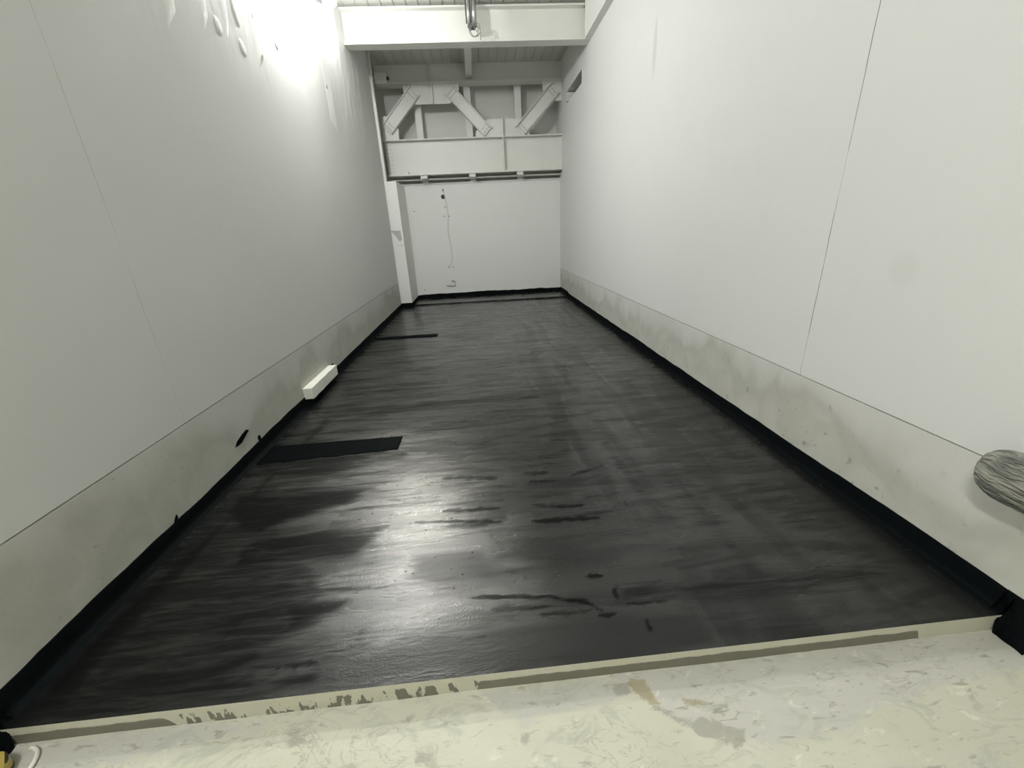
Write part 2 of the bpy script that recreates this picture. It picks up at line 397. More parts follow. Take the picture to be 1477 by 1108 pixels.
STROKES=[
 ([(1.455, 2.354), (1.81, 2.307)],0.025,0.8),
 ([(1.481, 2.004), (1.807, 1.989)],0.019,0.9),
 ([(1.329, 1.933), (1.809, 1.872)],0.018,0.9),
 ([(1.491, 1.87), (1.723, 1.849)],0.009,0.6),
 ([(2.002, 2.327), (2.149, 2.313)],0.025,0.7),
 ([(2.022, 2.227), (2.179, 2.219)],0.015,0.8),
 ([(2.303, 2.264), (2.535, 2.339)],0.024,0.8),
 ([(2.012, 1.979), (2.294, 1.945)],0.019,0.9),
 ([(2.002, 1.845), (2.344, 1.827)],0.020,0.9),
 ([(2.332, 2.013), (2.481, 2.012)],0.016,0.6),
 ([(1.651, 1.381), (1.99, 1.342)],0.005,0.9),
 ([(1.99, 1.342), (2.135, 1.299), (2.213, 1.248)],0.004,0.9),
 ([(1.742, 1.305), (1.982, 1.293)],0.015,0.6),
 ([(1.946, 1.253), (2.155, 1.255)],0.015,0.7),
 ([(2.196, 1.437), (2.26, 1.429)],0.016,0.8),
 ([(2.199, 1.223), (2.264, 1.222)],0.011,0.8),
 ([(2.301, 1.352), (2.29, 1.302)],0.009,0.9),
 ([(2.323, 1.262), (2.492, 1.262)],0.008,0.8),
 ([(2.637, 2.686), (2.681, 2.031)],0.042,0.5),
 ([(2.154, 2.49), (2.306, 2.504)],0.009,0.7),
 ([(2.248, 2.751), (2.355, 2.744)],0.022,0.7),
 ([(2.022, 2.419), (2.216, 2.424)],0.009,0.7),
 ([(0.251, 3.636), (0.832, 3.64), (1.49, 3.648), (2.265, 3.637)],0.059,0.65),
 ([(1.355, 3.674), (2.265, 3.637)],0.043,0.4),
 ([(0.346, 3.541), (0.871, 3.445)],0.032,0.4),
 ([(1.272, 3.203), (1.689, 3.196)],0.027,0.6),
 ([(0.745, 4.071), (1.327, 4.054)],0.041,0.4),
 ([(1.058, 3.072), (1.515, 3.094)],0.025,0.5),
 ([(0.775, 4.748), (1.954, 4.837)],0.054,0.4),
 ([(0.418, 5.256), (1.042, 5.363)],0.081,0.5),
 ([(0.473, 5.934), (0.777, 5.934)],0.161,0.5),
 ([(0.301, 8.377), (1.852, 8.389)],0.114,0.5),
 ([(0.332, 9.163), (1.712, 9.116)],0.135,0.5),
 ([(0.24, 7.912), (2.624, 7.619)],0.103,0.4),
 ([(0.239, 2.457), (1.06, 2.499)],0.022,0.6),
 ([(1.128, 2.161), (1.47, 2.153)],0.018,0.6),
 ([(0.891, 2.107), (1.473, 2.111)],0.017,0.5),
 ([(0.744, 1.76), (1.055, 1.794)],0.010,0.6),
 ([(0.675, 1.471), (0.973, 1.503), (1.262, 1.49)],0.008,0.7),
 ([(0.908, 1.155), (1.063, 1.158)],0.006,0.8),
 ([(1.167, 1.26), (1.221, 1.269)],0.006,0.8),
 ([(1.261, 1.218), (1.71, 1.187)],0.006,0.4),
 ([(0.088, 3.001), (1.117, 2.726)],0.048,0.8),
 ([(2.379, 1.195), (2.379, 1.138)],0.006,0.7),
 ([(2.699, 1.14), (2.818, 1.142)],0.012,0.4),
 ([(4.759, 6.923), (4.355, 4.333)],0.139,0.2),
 ([(1.773, 4.403), (2.227, 4.188)],0.048,0.3),
 ([(3.115, 8.189), (3.73, 8.382)],0.224,0.4),
 ([(2.33, 3.849), (2.578, 2.87)],0.057,0.25),
]
def seg_d(px, py, a, b):
    ax, ay = a; bx, by = b; dx, dy = bx-ax, by-ay
    L2 = dx*dx+dy*dy+1e-12
    t = np.clip(((px-ax)*dx+(py-ay)*dy)/L2, 0, 1)
    return np.hypot(px-(ax+t*dx), py-(ay+t*dy))
def poly_sd(px, py, pts):
    d = np.full(px.shape, 1e9); ins = np.zeros(px.shape, bool)
    for i in range(len(pts)):
        a, b = pts[i], pts[(i+1) % len(pts)]
        d = np.minimum(d, seg_d(px, py, a, b))
        cond = ((a[1] > py) != (b[1] > py))
        with np.errstate(divide='ignore', invalid='ignore'):
            xi = (b[0]-a[0])*(py-a[1])/(b[1]-a[1]+1e-15)+a[0]
        ins ^= cond & (px < xi)
    return np.where(ins, d, -d)

def grid_mesh(name, xs, ys, z, m, attrs, label, cat, depth):
    X, Y = np.meshgrid(xs, ys); nx, ny = len(xs), len(ys)
    Z = z(X, Y) if callable(z) else np.full(X.shape, z)
    verts = np.stack([X, Y, Z], -1).reshape(-1, 3)
    idx = np.arange(nx*ny).reshape(ny, nx)
    faces = np.stack([idx[:-1, :-1], idx[:-1, 1:], idx[1:, 1:], idx[1:, :-1]], -1).reshape(-1, 4).tolist()
    # close the slab with a skirt and a bottom
    nb = len(verts); x0, x1, y0, y1 = xs[0], xs[-1], ys[0], ys[-1]
    me = bpy.data.meshes.new(name); me.from_pydata(verts.tolist(), [], faces); 
    for an, val in attrs.items():
        at = me.attributes.new(an, 'FLOAT', 'POINT'); at.data.foreach_set('value', val(X, Y).reshape(-1).astype(np.float32))
    for p in me.polygons: p.use_smooth = True
    me.materials.append(m)
    o = bpy.data.objects.new(name, me); COL.objects.link(o)
    return tag(o, label, cat, None, 'structure')

POLYS += [([(.08, 1.05), (.08, 2.4), (.35, 2.5), (.62, 1.9), (1.0, 1.5), (.75, 1.05)], .62)]
def wet_mask(X, Y):
    w = np.zeros(X.shape)
    for pts, v in POLYS:
        s = 0.05*(0.5+0.25*np.mean([p[1] for p in pts]))
        w = np.maximum(w, v*np.clip(.5+poly_sd(X, Y, pts)/(2*s), 0, 1))
    for q, (pts, r, v) in enumerate(STROKES):
        r = max(r, .012); ph = q*1.7
        Yw = Y + .003*np.sin(X*31+ph)*np.sin(X*13-ph)+.0015*np.sin(X*71+ph*2); Xw = X + .007*np.sin(Y*47+ph)
        d = np.full(X.shape, 1e9); tt = np.zeros(X.shape); n_ = len(pts)-1
        for k in range(n_):
            (ax, ay), (bx, by) = pts[k], pts[k+1]; dx, dy = bx-ax, by-ay
            t = np.clip(((Xw-ax)*dx+(Yw-ay)*dy)/(dx*dx+dy*dy+1e-12), 0, 1)
            dk = np.hypot(Xw-(ax+t*dx), Yw-(ay+t*dy)); m_ = dk < d
            d = np.where(m_, dk, d); tt = np.where(m_, (k+t)/n_, tt)
        prof = (.55+.45*np.sin(tt*9+ph)*np.sin(tt*23+ph*3))*np.clip(tt*9+.25, 0, 1)*np.clip((1-tt)*5+.15, 0, 1)
        w = np.maximum(w, v*np.clip(1.5-d/(r*(.6+.75*prof)), 0, 1))
    return w
def matte_mask(X, Y):
    return np.maximum(np.clip(.5+poly_sd(X, Y, [(1.36, 1.70), (1.72, 1.68), (1.80, 1.47), (1.55, 1.44), (1.36, 1.53)])/.14, 0, 1),
                      np.clip(.5+poly_sd(X, Y, [(1.2, 1.05), (2.6, 1.05), (2.6, 1.20), (1.5, 1.22), (1.2, 1.14)])/.08, 0, 1))
def clear_mask(X, Y):
    c = np.clip(.5+poly_sd(X, Y, [(1.86, 2.78), (2.03, 2.74), (1.99, 1.5), (1.83, 1.5)])/.03, 0, 1)
    c2 = np.clip(.5+poly_sd(X, Y, [(1.2, 1.06), (2.2, 1.06), (2.2, 1.22), (1.3, 1.2)])/.1, 0, 1)
    c3 = np.clip(.5+poly_sd(X, Y, [(1.75, 1.8), (3.0, 1.7), (2.9, 1.42), (1.8, 1.45)])/.15, 0, 1)
    return np.maximum(np.maximum(c, c2), c3)

# ------------------------------------------------------------------ SETTING
ys = [STEP_Y]
while ys[-1] < 9.50: ys.append(ys[-1] + 0.009 + 0.0052*(ys[-1]-STEP_Y))
ys = np.array(ys); ys = STEP_Y + (ys-STEP_Y)*(9.50-STEP_Y)/(ys[-1]-STEP_Y)
floor = grid_mesh('floor', np.linspace(0.0, W, 230), ys, 0.0, M['floor'], {'wet': wet_mask, 'clear': clear_mask, 'matte': matte_mask},
                  'black bitumen coated floor between the two long white walls', 'floor', .08)
# raised ledge of the same coat along the back wall, with a dark seam in front of it
bm = bmesh.new()
lo = [(REC_X, 9.53, .030), (W, 9.42, .030), (W, 10.40, .030), (REC_X, 10.40, .030)]
a = [bm.verts.new(p) for p in lo]; c = [bm.verts.new((x, y, -.05)) for x, y, z in lo]
bm.faces.new(a); bm.faces.new(c[::-1])
for i in range(4): bm.faces.new([a[i], c[i], c[(i+1) % 4], a[(i+1) % 4]])
bmesh.ops.bevel(bm, geom=[e for e in bm.edges if all(v.co.z > 0 for v in e.verts)], offset=.008, segments=2, affect='EDGES')
structure('floor_ledge', bm, M['floor'], 'low black ledge across the floor at the foot of the back wall', 'floor ledge')
# step edge
bm = B(0, W, STEP_Y, STEP_Y+.05, STEP_Z-.05, -0.0005)
structure('trim_1', bm, M['riser'], 'low cream and grey step edge where the black floor ends', 'step edge')

# bare concrete in front
def pmask(polys, s):
    def f(X, Y):
        w = np.zeros(X.shape)
        for pts, v in polys: w = np.maximum(w, v*np.clip(.5+poly_sd(X, Y, pts)/(2*s), 0, 1))
        return w
    return f
GREY = [([(1.675, 1.03), (2.17, 1.03), (2.24, .95), (1.943, .913), (1.842, .892), (1.75, .94)], .8),
        ([(2.17, 1.03), (2.243, .949), (2.399, .822), (2.55, .786), (2.75, .75), (3.3, .85), (3.8, .9), (3.8, 1.04), (2.2, 1.04)], .85),
        ([(0, 1.04), (1.0, 1.04), (.9, .97), (.3, .9), (0, .9)], .7), ([(2.7, .7), (3.3, .7), (3.6, .3), (2.9, .3)], .5)]
DARK = [([(2.17, 1.006), (2.242, .998), (2.234, .962), (2.181, .956)], .75), ([(2.36, .845), (2.488, .767), (2.547, .781), (2.565, .814), (2.45, .86)], .8),
        ([(1.392, .962), (1.449, .99), (1.464, .972), (1.418, .948)], .7), ([(1.465, .871), (1.536, .86), (1.528, .817), (1.461, .824)], .6),
        ([(1.005, .972), (1.079, .964), (1.087, .911), (1.032, .907)], .55), ([(1.54, .965), (1.57, .955), (1.565, .93), (1.545, .935)], .6),
        ([(2.25, .945), (2.40, .86), (2.43, .83), (2.36, .85)], .7), ([(1.86, .93), (1.93, .90), (1.92, .895), (1.86, .915)], .6),
        ([(2.40, .93), (2.52, .90), (2.55, .87), (2.47, .885)], .5), ([(1.78, .86), (1.85, .88), (1.84, .84)], .5)]
RUST = [([(2.239, 1.011), (2.303, 1.003), (2.325, .916), (2.291, .909), (2.247, .96)], .85), ([(2.40, .93), (2.50, .93), (2.47, .89), (2.41, .90)], .5)]
GYS = np.concatenate([np.linspace(FRONT_Y, .4, 24)[:-1], np.linspace(.4, STEP_Y, 90)])
grid_mesh('floor_hall', np.linspace(-.2, W+.2, 420), GYS,
          lambda X, Y: STEP_Z + .0025*np.sin(X*7+Y*5)*np.sin(Y*9-X*3) - .0015, M['front'],
          {'grey': pmask(GREY, .05), 'dark': pmask(DARK, .018), 'rust': pmask(RUST, .018)},
          'pale bare concrete floor in front of the step', 'floor', .1)

# long walls
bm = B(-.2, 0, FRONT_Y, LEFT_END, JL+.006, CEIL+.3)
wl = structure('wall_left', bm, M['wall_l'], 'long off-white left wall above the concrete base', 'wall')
bm = B(-.2, 0, FRONT_Y, LEFT_END, STEP_Z-.1, JL)
structure('trim_2', bm, M['base_l'], 'bare concrete base along the foot of the left wall', 'concrete base')
# right wall with the slot the truss end runs into
y0, y1, z0, z1 = 8.35, 9.62, 3.855, 4.06
bm = bmesh.new()
box(bm, W, W+.2, FRONT_Y, y0, JR+.007, CEIL+.3); box(bm, W, W+.2, y1, 10.9, JR+.007, CEIL+.3)
box(bm, W, W+.2, y0, y1, JR+.007, z0); box(bm, W, W+.2, y0, y1, z1, CEIL+.3)
wr = structure('wall_right', bm, M['wall_r'], 'long off-white right wall above the concrete base', 'wall')
bm = bmesh.new(); box(bm, W+.2, W+.45, y0-.1, y1+.1, z0-.1, z1+.1)  # near-black colour stands in for the shade inside the slot
structure('wall_slot', bm, M['dark'], 'dark back of the slot cut high in the right wall', 'wall slot')
bm = B(W, W+.2, FRONT_Y, 10.9, STEP_Z-.1, JR)
structure('trim_3', bm, M['base_r'], 'bare concrete base along the foot of the right wall', 'concrete base')
# box-out along the top of the right wall
bm = B(W-.10, W+.1, FRONT_Y, 7.76, 4.274, CEIL+.2)
structure('trim_4', bm, M['board'], 'boxed edge running along the top of the right wall', 'wall edging')
# recess behind the end of the left wall
bm = bmesh.new(); box(bm, REC_X-.2, REC_X, LEFT_END-.2, 10.9, -.2, CEIL+.3); box(bm, REC_X-.2, -.2, LEFT_END-.2, LEFT_END, -.2, CEIL+.3)
structure('wall_recess', bm, M['hall'], 'side wall of the bay behind the end of the left wall', 'wall')
bm = B(REC_X, W, BACK_Y, BACK_Y+.16, -.1, 2.565)
wb = structure('wall_back', bm, M['backwall'], 'white lower back wall below the steel truss', 'wall')
bm = B(REC_X-.2, W+.2, 10.75, 10.95, 2.3, CEIL+.3)
structure('wall_back_upper', bm, M['panel'], 'grey-green wall behind the steel truss', 'wall')
# hall behind the viewpoint
bm = B(-.2, W+.2, FRONT_Y-.2, FRONT_Y, -.2, CEIL+.3)
structure('wall_front', bm, M['hall'], 'plain wall behind the viewpoint', 'wall')

# ceiling deck of narrow planks running down the room
bm = bmesh.new(); x = REC_X-.2
prof = []
while x < W+.2:
    prof += [(x+.006, CEIL+.012), (x+.010, CEIL), (x+.172, CEIL), (x+.176, CEIL+.012)]; x += .182
rows = [[bm.verts.new((px, yy, pz)) for px, pz in prof] for yy in (FRONT_Y-.2, 10.95)]
for i in range(len(prof)-1): bm.faces.new([rows[0][i], rows[0][i+1], rows[1][i+1], rows[1][i]])
top = [[bm.verts.new((px, yy, CEIL+.15)) for px in (prof[0][0], prof[-1][0])] for yy in (FRONT_Y-.2, 10.95)]
bm.faces.new([top[0][0], top[1][0], top[1][1], top[0][1]])
structure('ceiling', bm, M['deck'], 'pale plank deck ceiling above the beams', 'ceiling')

# ------------------------------------------------------------------ black upturn bands
def band(name, path, nrm, label, seed, parent=None, hgt=.097, amp=.010, rise=None):
    """path: list of (x,y); the band climbs the wall on the far side of nrm and feathers onto the floor"""
    bm = bmesh.new(); rings = []; s = 0; prev = None
    for i, (px, py, zf) in enumerate(path):
        p = Vector((px, py))
        if prev is not None: s += (p-prev).length
        prev = p
        n = Vector(nrm)
        h = hgt + amp*(2*noise.noise(Vector((s*1.1, seed, 0)))*.7 + noise.noise(Vector((s*5.5, seed, 3)))*.55 + noise.noise(Vector((s*17, seed, 9)))*.25)
        wd = .045 + .018*noise.noise(Vector((s*2.3, seed, 20))) + .008*noise.noise(Vector((s*9, seed, 30)))
        if rise: h += rise(py)
        pr = [(-.004, h), (.0035, h-.002), (.005, h-.006), (.006, .045), (.008, .016), (.013, .007), (.022, .0035), (wd, .0018), (wd+.003, -.004)]
        rings.append([bm.verts.new((px+n.x*o_, py+n.y*o_, zf+zz)) for o_, zz in pr])
    for a_, b_ in zip(rings[:-1], rings[1:]):
        for k in range(len(a_)-1): bm.faces.new([a_[k], b_[k], b_[k+1], a_[k+1]])
    bm.faces.new(rings[0]); bm.faces.new(rings[-1][::-1])
    o = obj(name, bm, M['bitumen'], parent, smooth=True)
    return tag(o, label, 'wall band', None, 'structure') if parent is None else o

def line(p, q, st=.035):
    n = max(2, int((Vector(q)-Vector(p)).length/st)); return [tuple(Vector(p).lerp(Vector(q), i/n)) for i in range(n+1)]
bl = band('baseboard_left', line((0, STEP_Y, 0), (0, LEFT_END, 0)), (1, 0), 'black bitumen band painted up the foot of the left wall', 1.0)
br = band('baseboard_right', line((W, STEP_Y, 0), (W, 9.44, 0)), (-1, 0), 'black bitumen band painted up the foot of the right wall', 5.0, amp=.009)
bb = band('baseboard_back', line((REC_X+.02, BACK_Y, .03), (W, BACK_Y, .03)), (0, -1), 'black bitumen band painted up the foot of the back wall', 9.0, hgt=.095, amp=.024)
band('band_return', line((W, 9.42, .03), (W, BACK_Y, .03)), (-1, 0), None, 12.0, br, hgt=.095)
# where the bands run down over the step at both corners
def corner(name, sgn, x0, parent, yend):
    bm = bmesh.new(); g_ = []
    yy = [STEP_Y+.03, STEP_Y+.004, STEP_Y-.010] + [STEP_Y-.010-(STEP_Y-.010-yend)*k/8 for k in range(1, 9)]
    for i, y in enumerate(yy):
        h = .098 + .006*noise.noise(Vector((y*14, x0, 2))); e = .006*noise.noise(Vector((y*25, x0, 7)))
        if i < 2: pr = [(-.003, h), (.006, h-.004), (.008, .03), (.014, .012), (.026, .006), (.046, .0035), (.050, -.002)]
        elif i == 2: pr = [(-.003, h), (.006, h-.004), (.009, .03), (.016, .002), (.030, -.02), (.044, -.05), (.052, STEP_Z-.002)]
        else: pr = [(-.003, h), (.006, h-.004), (.009, .03), (.013, -.02), (.020, STEP_Z+.03), (.034+e, STEP_Z+.008), (.054+e*2, STEP_Z-.003)]
        g_.append([bm.verts.new((x0+sgn*a_, y, b_)) for a_, b_ in pr])
    for a_, b_ in zip(g_[:-1], g_[1:]):
        for k in range(len(a_)-1): bm.faces.new([a_[k], b_[k], b_[k+1], a_[k+1]])
    bm.faces.new(g_[0]); bm.faces.new(g_[-1][::-1])
    obj(name, bm, M['bitumen'], parent)
corner('band_end', 1, 0.0, bl, .90); corner('band_end', -1, W, br, .93)
# black drips and smears on the concrete above the left band
def smear(pts, parent, x=0.0):
    bm = bmesh.new(); a_ = [bm.verts.new((x+.0035, y, z)) for y, z in pts]; c_ = [bm.verts.new((x-.002, y, z)) for y, z in pts]
    bm.faces.new(a_); bm.faces.new(c_[::-1])
    for i in range(len(pts)): bm.faces.new([a_[i], c_[i], c_[(i+1) % len(pts)], a_[(i+1) % len(pts)]])
    obj('smear', bm, M['bitumen'], parent)
smear([(2.66, .196), (2.70, .224), (2.77, .242), (2.83, .250), (2.86, .232), (2.80, .212), (2.74, .190), (2.70, .190)], bl)
smear([(2.94, .09), (2.935, .128), (2.955, .140), (2.972, .128), (2.975, .09)], bl)
smear([(1.99, .085), (2.0, .105), (2.025, .128), (2.03, .11), (2.02, .085)], bl)
smear([(4.70, .118), (4.66, .165), (4.69, .172), (4.75, .125), (4.74, .112)], bl)

# ------------------------------------------------------------------ plaster relief high on the left wall
def dab(y, z, ry, rz, t, rot):
    bm = bmesh.new(); n = 20; rings = []
    for k, (rr, hh) in enumerate(((1, -.001), (.86, .55), (.55, .9))):
        rings.append([bm.verts.new((t*hh, y + rr*(ry*math.cos(2*PI*i/n)*math.cos(rot) - rz*math.sin(2*PI*i/n)*math.sin(rot)),
                                    z + rr*(ry*math.cos(2*PI*i/n)*math.sin(rot) + rz*math.sin(2*PI*i/n)*math.cos(rot)))) for i in range(n)])
    for a_, b_ in zip(rings[:-1], rings[1:]):
        for i in range(n): bm.faces.new([a_[i], a_[(i+1) % n], b_[(i+1) % n], b_[i]])
    bm.faces.new(rings[-1])
    return bm
def strip(pts, t):
    bm = bmesh.new(); cy = sum(p[0] for p in pts)/len(pts)
    dense = []
    for k in range(len(pts)):
        a_, b_ = Vector(pts[k]), Vector(pts[(k+1) % len(pts)]); m_ = max(2, int((b_-a_).length/.05))
        dense += [a_.lerp(b_, q/m_) for q in range(m_)]
    rings = []
    for f, hgt in ((1.0, -.0015), (.88, .35), (.70, .8), (.45, 1.0)):
        ring = []
        for q in dense:
            yy = cy + (q.x-cy)*f + .012*noise.noise(Vector((q.x*5, q.y*5, cy))); zz = q.y + (1-f)*(.18 if q.y < 3.3 else 0)
            ring.append(bm.verts.new((t*hgt, yy, zz)))
        rings.append(ring)
    n_ = len(dense)
    for a_, b_ in zip(rings[:-1], rings[1:]):
        for k in range(n_): bm.faces.new([a_[k], a_[(k+1) % n_], b_[(k+1) % n_], b_[k]])
    bm.faces.new(rings[-1])
    return bm
for pts, t in (([(4.48, 2.96), (4.68, 3.10), (4.80, 3.55), (4.93, 4.5), (4.62, 4.5), (4.53, 3.5)], .006),
               ([(6.36, 2.98), (6.62, 2.88), (6.72, 3.65), (6.76, 4.20), (6.45, 4.20), (6.36, 3.6)], .005),
               ([(3.27, 2.78), (3.40, 2.92), (3.58, 3.9), (3.40, 3.9)], .005), ([(3.70, 2.93), (3.80, 3.05), (3.93, 3.9), (3.78, 3.9)], .003),
               ([(4.02, 3.0), (4.12, 3.2), (4.25, 4.0), (4.08, 4.0)], .0025), ([(5.3, 3.1), (5.6, 3.2), (5.7, 4.1), (5.45, 4.1)], .003)):
    obj('plaster_strip', strip(pts, t), M['plaster'], wl, smooth=True)
for y, z, ry, rz, t in ((4.25, 3.26, .045, .10, .010), (5.0, 3.57, .05, .12, .010), (3.91, 3.04, .05, .06, .008), (4.24, 3.02, .05, .06, .008),
                        (4.99, 3.34, .05, .08, .009), (6.58, 3.60, .05, .06, .006), (6.60, 3.30, .05, .05, .006), (6.56, 3.06, .05, .05, .006), (5.6, 3.7, .06, .12, .007)):
    obj('filler_dab', dab(y, z, ry, rz, t, .15), M['plaster'], wl, smooth=True)

# ------------------------------------------------------------------ steel
# cross beam under the deck
t = thing('steel_beam', (W/2, 7.885, 4.27), 'white steel cross beam spanning wall to wall under the plank ceiling', 'beam')
obj('bottom_flange', B(0.0, W, 7.77, 8.0, 4.27, 4.295, bev=.004), M['steel'], t)
obj('web', B(0.0, W, 7.877, 7.893, 4.295, 4.70), M['steel'], t)
obj('top_flange', B(0.0, W-.1, 7.77, 8.0, 4.70, 4.725, bev=.004), M['steel'], t)

# truss
tr = thing('steel_truss', (W/2, 10.17, 2.73), 'white bolted steel truss with three diagonals across the back wall', 'truss')
X0, X1 = -.05, W
lg = obj('lower_girder', B(X0+.02, X1, 10.163, 10.177, 2.758, 3.40), M['steel'], tr)
obj('flange', B(X0, X1, 10.03, 10.33, 3.40, 3.422, bev=.004), M['steel'], lg)
obj('flange', B(X0, X1, 10.03, 10.33, 2.73, 2.758, bev=.004), M['steel'], lg)
obj('cover_angle', B(X0, X1, 10.20, 10.36, 2.655, 2.67), M['steel'], lg)
for i in range(8):
    for dx in (0, .055):
        bm = bmesh.new(); zz = 3.335 - i*.073
        cyl(bm, (.03+dx-.0*i, 10.163, zz), (.03+dx, 10.148, zz), .013, n=6)
        obj('bolt', bm, M['bolt'], lg)
for cx in (.40, 1.38, 2.33, 3.33):
    bm = bmesh.new(); obox(bm, (cx, 10.08, 2.785), Vector((.5, 0, 1)).normalized(), (0, 1, 0), Vector((1, 0, -.5)).normalized(), .035, .03, .006)
    obj('clip', bm, M['steel'], lg)
for cx in (.73, 1.79, 2.85):
    obj('hanger_pad', B(cx-.072, cx+.072, 10.06, 10.20, 2.665, 2.73, bev=.004), M['steel'], lg)
obj('stiffener_plate', B(2.495, 2.518, 10.035, 10.163, 2.758, 3.40), M['steel'], tr)
obj('stiffener_plate', B(2.495, 2.518, 10.035, 10.125, 3.422, 3.76), M['steel'], tr)
tc = obj('top_chord', B(X0, X1, 10.163, 10.177, 4.43, CEIL), M['steel'], tr)
obj('flange', B(X0, X1, 10.03, 10.33, 4.405, 4.43, bev=.004), M['steel'], tc)
obj('stiffener_plate', B(1.07, 1.092, 10.035, 10.163, 4.43, CEIL), M['steel'], tr)
obj('stiffener_plate', B(1.07, 1.092, 10.035, 10.125, 4.055, 4.405), M['steel'], tr)
for pts in ([(.50, 4.405), (1.64, 4.405), (1.633, 4.292), (1.435, 4.06), (.714, 4.06), (.493, 4.288)],
            [(-.04, 3.872), (.084, 3.869), (.304, 3.641), (.287, 3.422), (-.04, 3.422)],
            [(1.93, 3.53), (2.182, 3.756), (2.806, 3.75), (3.103, 3.537), (3.10, 3.422), (1.925, 3.422)],
            [(3.396, 4.405), (W, 4.405), (W, 4.05), (3.643, 4.05), (3.393, 4.247)]):
    obj('gusset_plate', plate(pts, 10.125, 10.15), M['steel'], tr)
def brace(p, q, wd, first):
    """H-section diagonal from p to q in the x,z plane"""
    p, q = Vector((p[0], 0, p[1])), Vector((q[0], 0, q[1])); u = (q-p).normalized(); v = Vector((0, 1, 0)); w_ = u.cross(v)
    mid = (p+q)/2; L = (q-p).length
    bm = bmesh.new(); obox(bm, (mid.x, 10.092, mid.z), u, v, w_, L/2, .007, wd/2-.012)
    b = obj('diagonal_brace', bm, M['steel'], tr)
    for s in (-1, 1):
        bm = bmesh.new(); c_ = mid + w_*(s*(wd/2-.006)); obox(bm, (c_.x, 10.085, c_.z), u, v, w_, L/2, .066, .008)
        obj('flange', bm, M['steel'], b)
    for end, sg in ((p, 1), (q, -1)):
        for i in range(2):
            for j in range(4):
                c_ = end + u*(sg*(.05+.075*i)) + w_*((j-1.5)*.052)
                bm = bmesh.new(); cyl(bm, (c_.x, 10.085, c_.z), (c_.x, 10.065, c_.z), .016, n=6)
                obj('bolt', bm, M['bolt'], b)
    return b
brace((.744, 4.293), (.075, 3.612), .24, True)
brace((1.424, 4.292), (2.182, 3.508), .22, False)
brace((3.646, 4.272), (2.866, 3.499), .24, False)
# connection plate that runs on into the wall slot
obj('end_plate', plate([(W-.02, 4.03), (W+.18, 4.03), (W+.18, 3.89), (W-.02, 3.89)], 9.52, 9.60), M['steel'], tr)

# studs behind the truss
def stud(x0, x1, zb, zt, label):
    bm = bmesh.new(); box(bm, x0, x1, 10.40, 10.55, zb, zt, bev=.006)
    tag(obj('wall_stud', bm, M['board']), label, 'stud', 'white studs behind the truss', 'thing')
stud(.645, .79, 2.60, 4.75, 'white stud behind the truss, under the leftmost top gusset plate')
stud(1.725, 1.875, 2.60, 4.75, 'white stud behind the truss, crossing behind the middle diagonal')
stud(2.815, 2.96, 2.60, 4.75, 'white stud behind the truss, beside the right-hand diagonal')
bm = B(REC_X, W, 10.38, 10.53, 2.57, 2.60)
structure('trim_5', bm, M['board'], 'sole plate on top of the lower back wall', 'sole plate')

# secondary beam running from the cross beam to the truss
t = thing('purlin', (1.86, 9.0, 4.47), 'narrow white roof beam running from cross beam to truss', 'beam')
obj('flange', B(1.80, 1.93, 8.0, 10.16, 4.49, 4.505), M['steel'], t)
obj('web', B(1.86, 1.87, 8.0, 10.16, 4.505, CEIL), M['steel'], t)

# boxed column, pipe and junction box at the end of the left wall
t = thing('boxed_column', (.1, 9.7, 0), 'white boxed column at the far end of the left wall', 'column')
obj('shaft', B(-.06, .235, 9.35, 10.36, .10, 2.56, bev=.006), M['board'], t)
obj('foot', B(-.062, .237, 9.348, 10.362, 0.0, .10), M['bitumen'], t)
obj('bare_patch', plate([(-.02, 1.632), (.19, 1.620), (.195, 1.44), (.15, 1.40), (.06, 1.54)], 9.346, 9.352), M['greypatch'], t)
obj('pencil_line', plate([(.10, 1.325), (.22, 1.322), (.22, 1.314), (.10, 1.317)], 9.347, 9.352), M['greypatch'], t)
t = thing('steel_angle', (0, 9.36, 2.56), 'white upright steel angle above the boxed column', 'steel angle')
obj('upright', B(-.02, .045, 9.36, 9.45, 2.56, CEIL), M['steel'], t)
obj('lug', B(-.075, .0, 9.33, 9.36, 4.36, 4.42), M['steel'], t)
t = thing('junction_box', (.1, 9.9, 4.36), 'small white box beside the upright angle at left end of truss', 'box')
obj('body', B(.0, .22, 9.85, 10.02, 4.365, 4.55, bev=.006), M['board'], t)
obj('conduit_stub', cyl(bmesh.new(), (.22, 9.93, 4.47), (.27, 9.93, 4.47), .03, n=14), M['darkmetal'], t)

# hanging service drop with coiled cable
t = thing('service_drop', (1.95, 7.55, 4.36), 'pair of metal tubes hanging from the ceiling in front of cross beam', 'conduit')
for x_, r_ in ((1.905, .024), (1.985, .027)):
    bm = bmesh.new(); cyl(bm, (x_, 7.55, 4.39), (x_, 7.55, CEIL), r_, n=16); obj('tube', bm, M['galv'], t, smooth=True)
obj('back_plate', B(1.86, 2.02, 7.575, 7.60, 4.43, CEIL), M['darkmetal'], t)
bm = bmesh.new(); box(bm, 1.89, 2.0, 7.51, 7.59, 4.345, 4.40, bev=.008); cyl(bm, (1.88, 7.53, 4.365), (2.01, 7.53, 4.365), .012); cyl(bm, (1.92, 7.5, 4.35), (1.92, 7.6, 4.35), .014); cyl(bm, (1.97, 7.5, 4.36), (1.97, 7.6, 4.36), .014)
obj('clamp', bm, M['darkmetal'], t)
pts = [(1.945, 7.492, CEIL+.002), (1.945, 7.492, 4.60), (1.948, 7.492, 4.42), (1.975, 7.492, 4.345)]
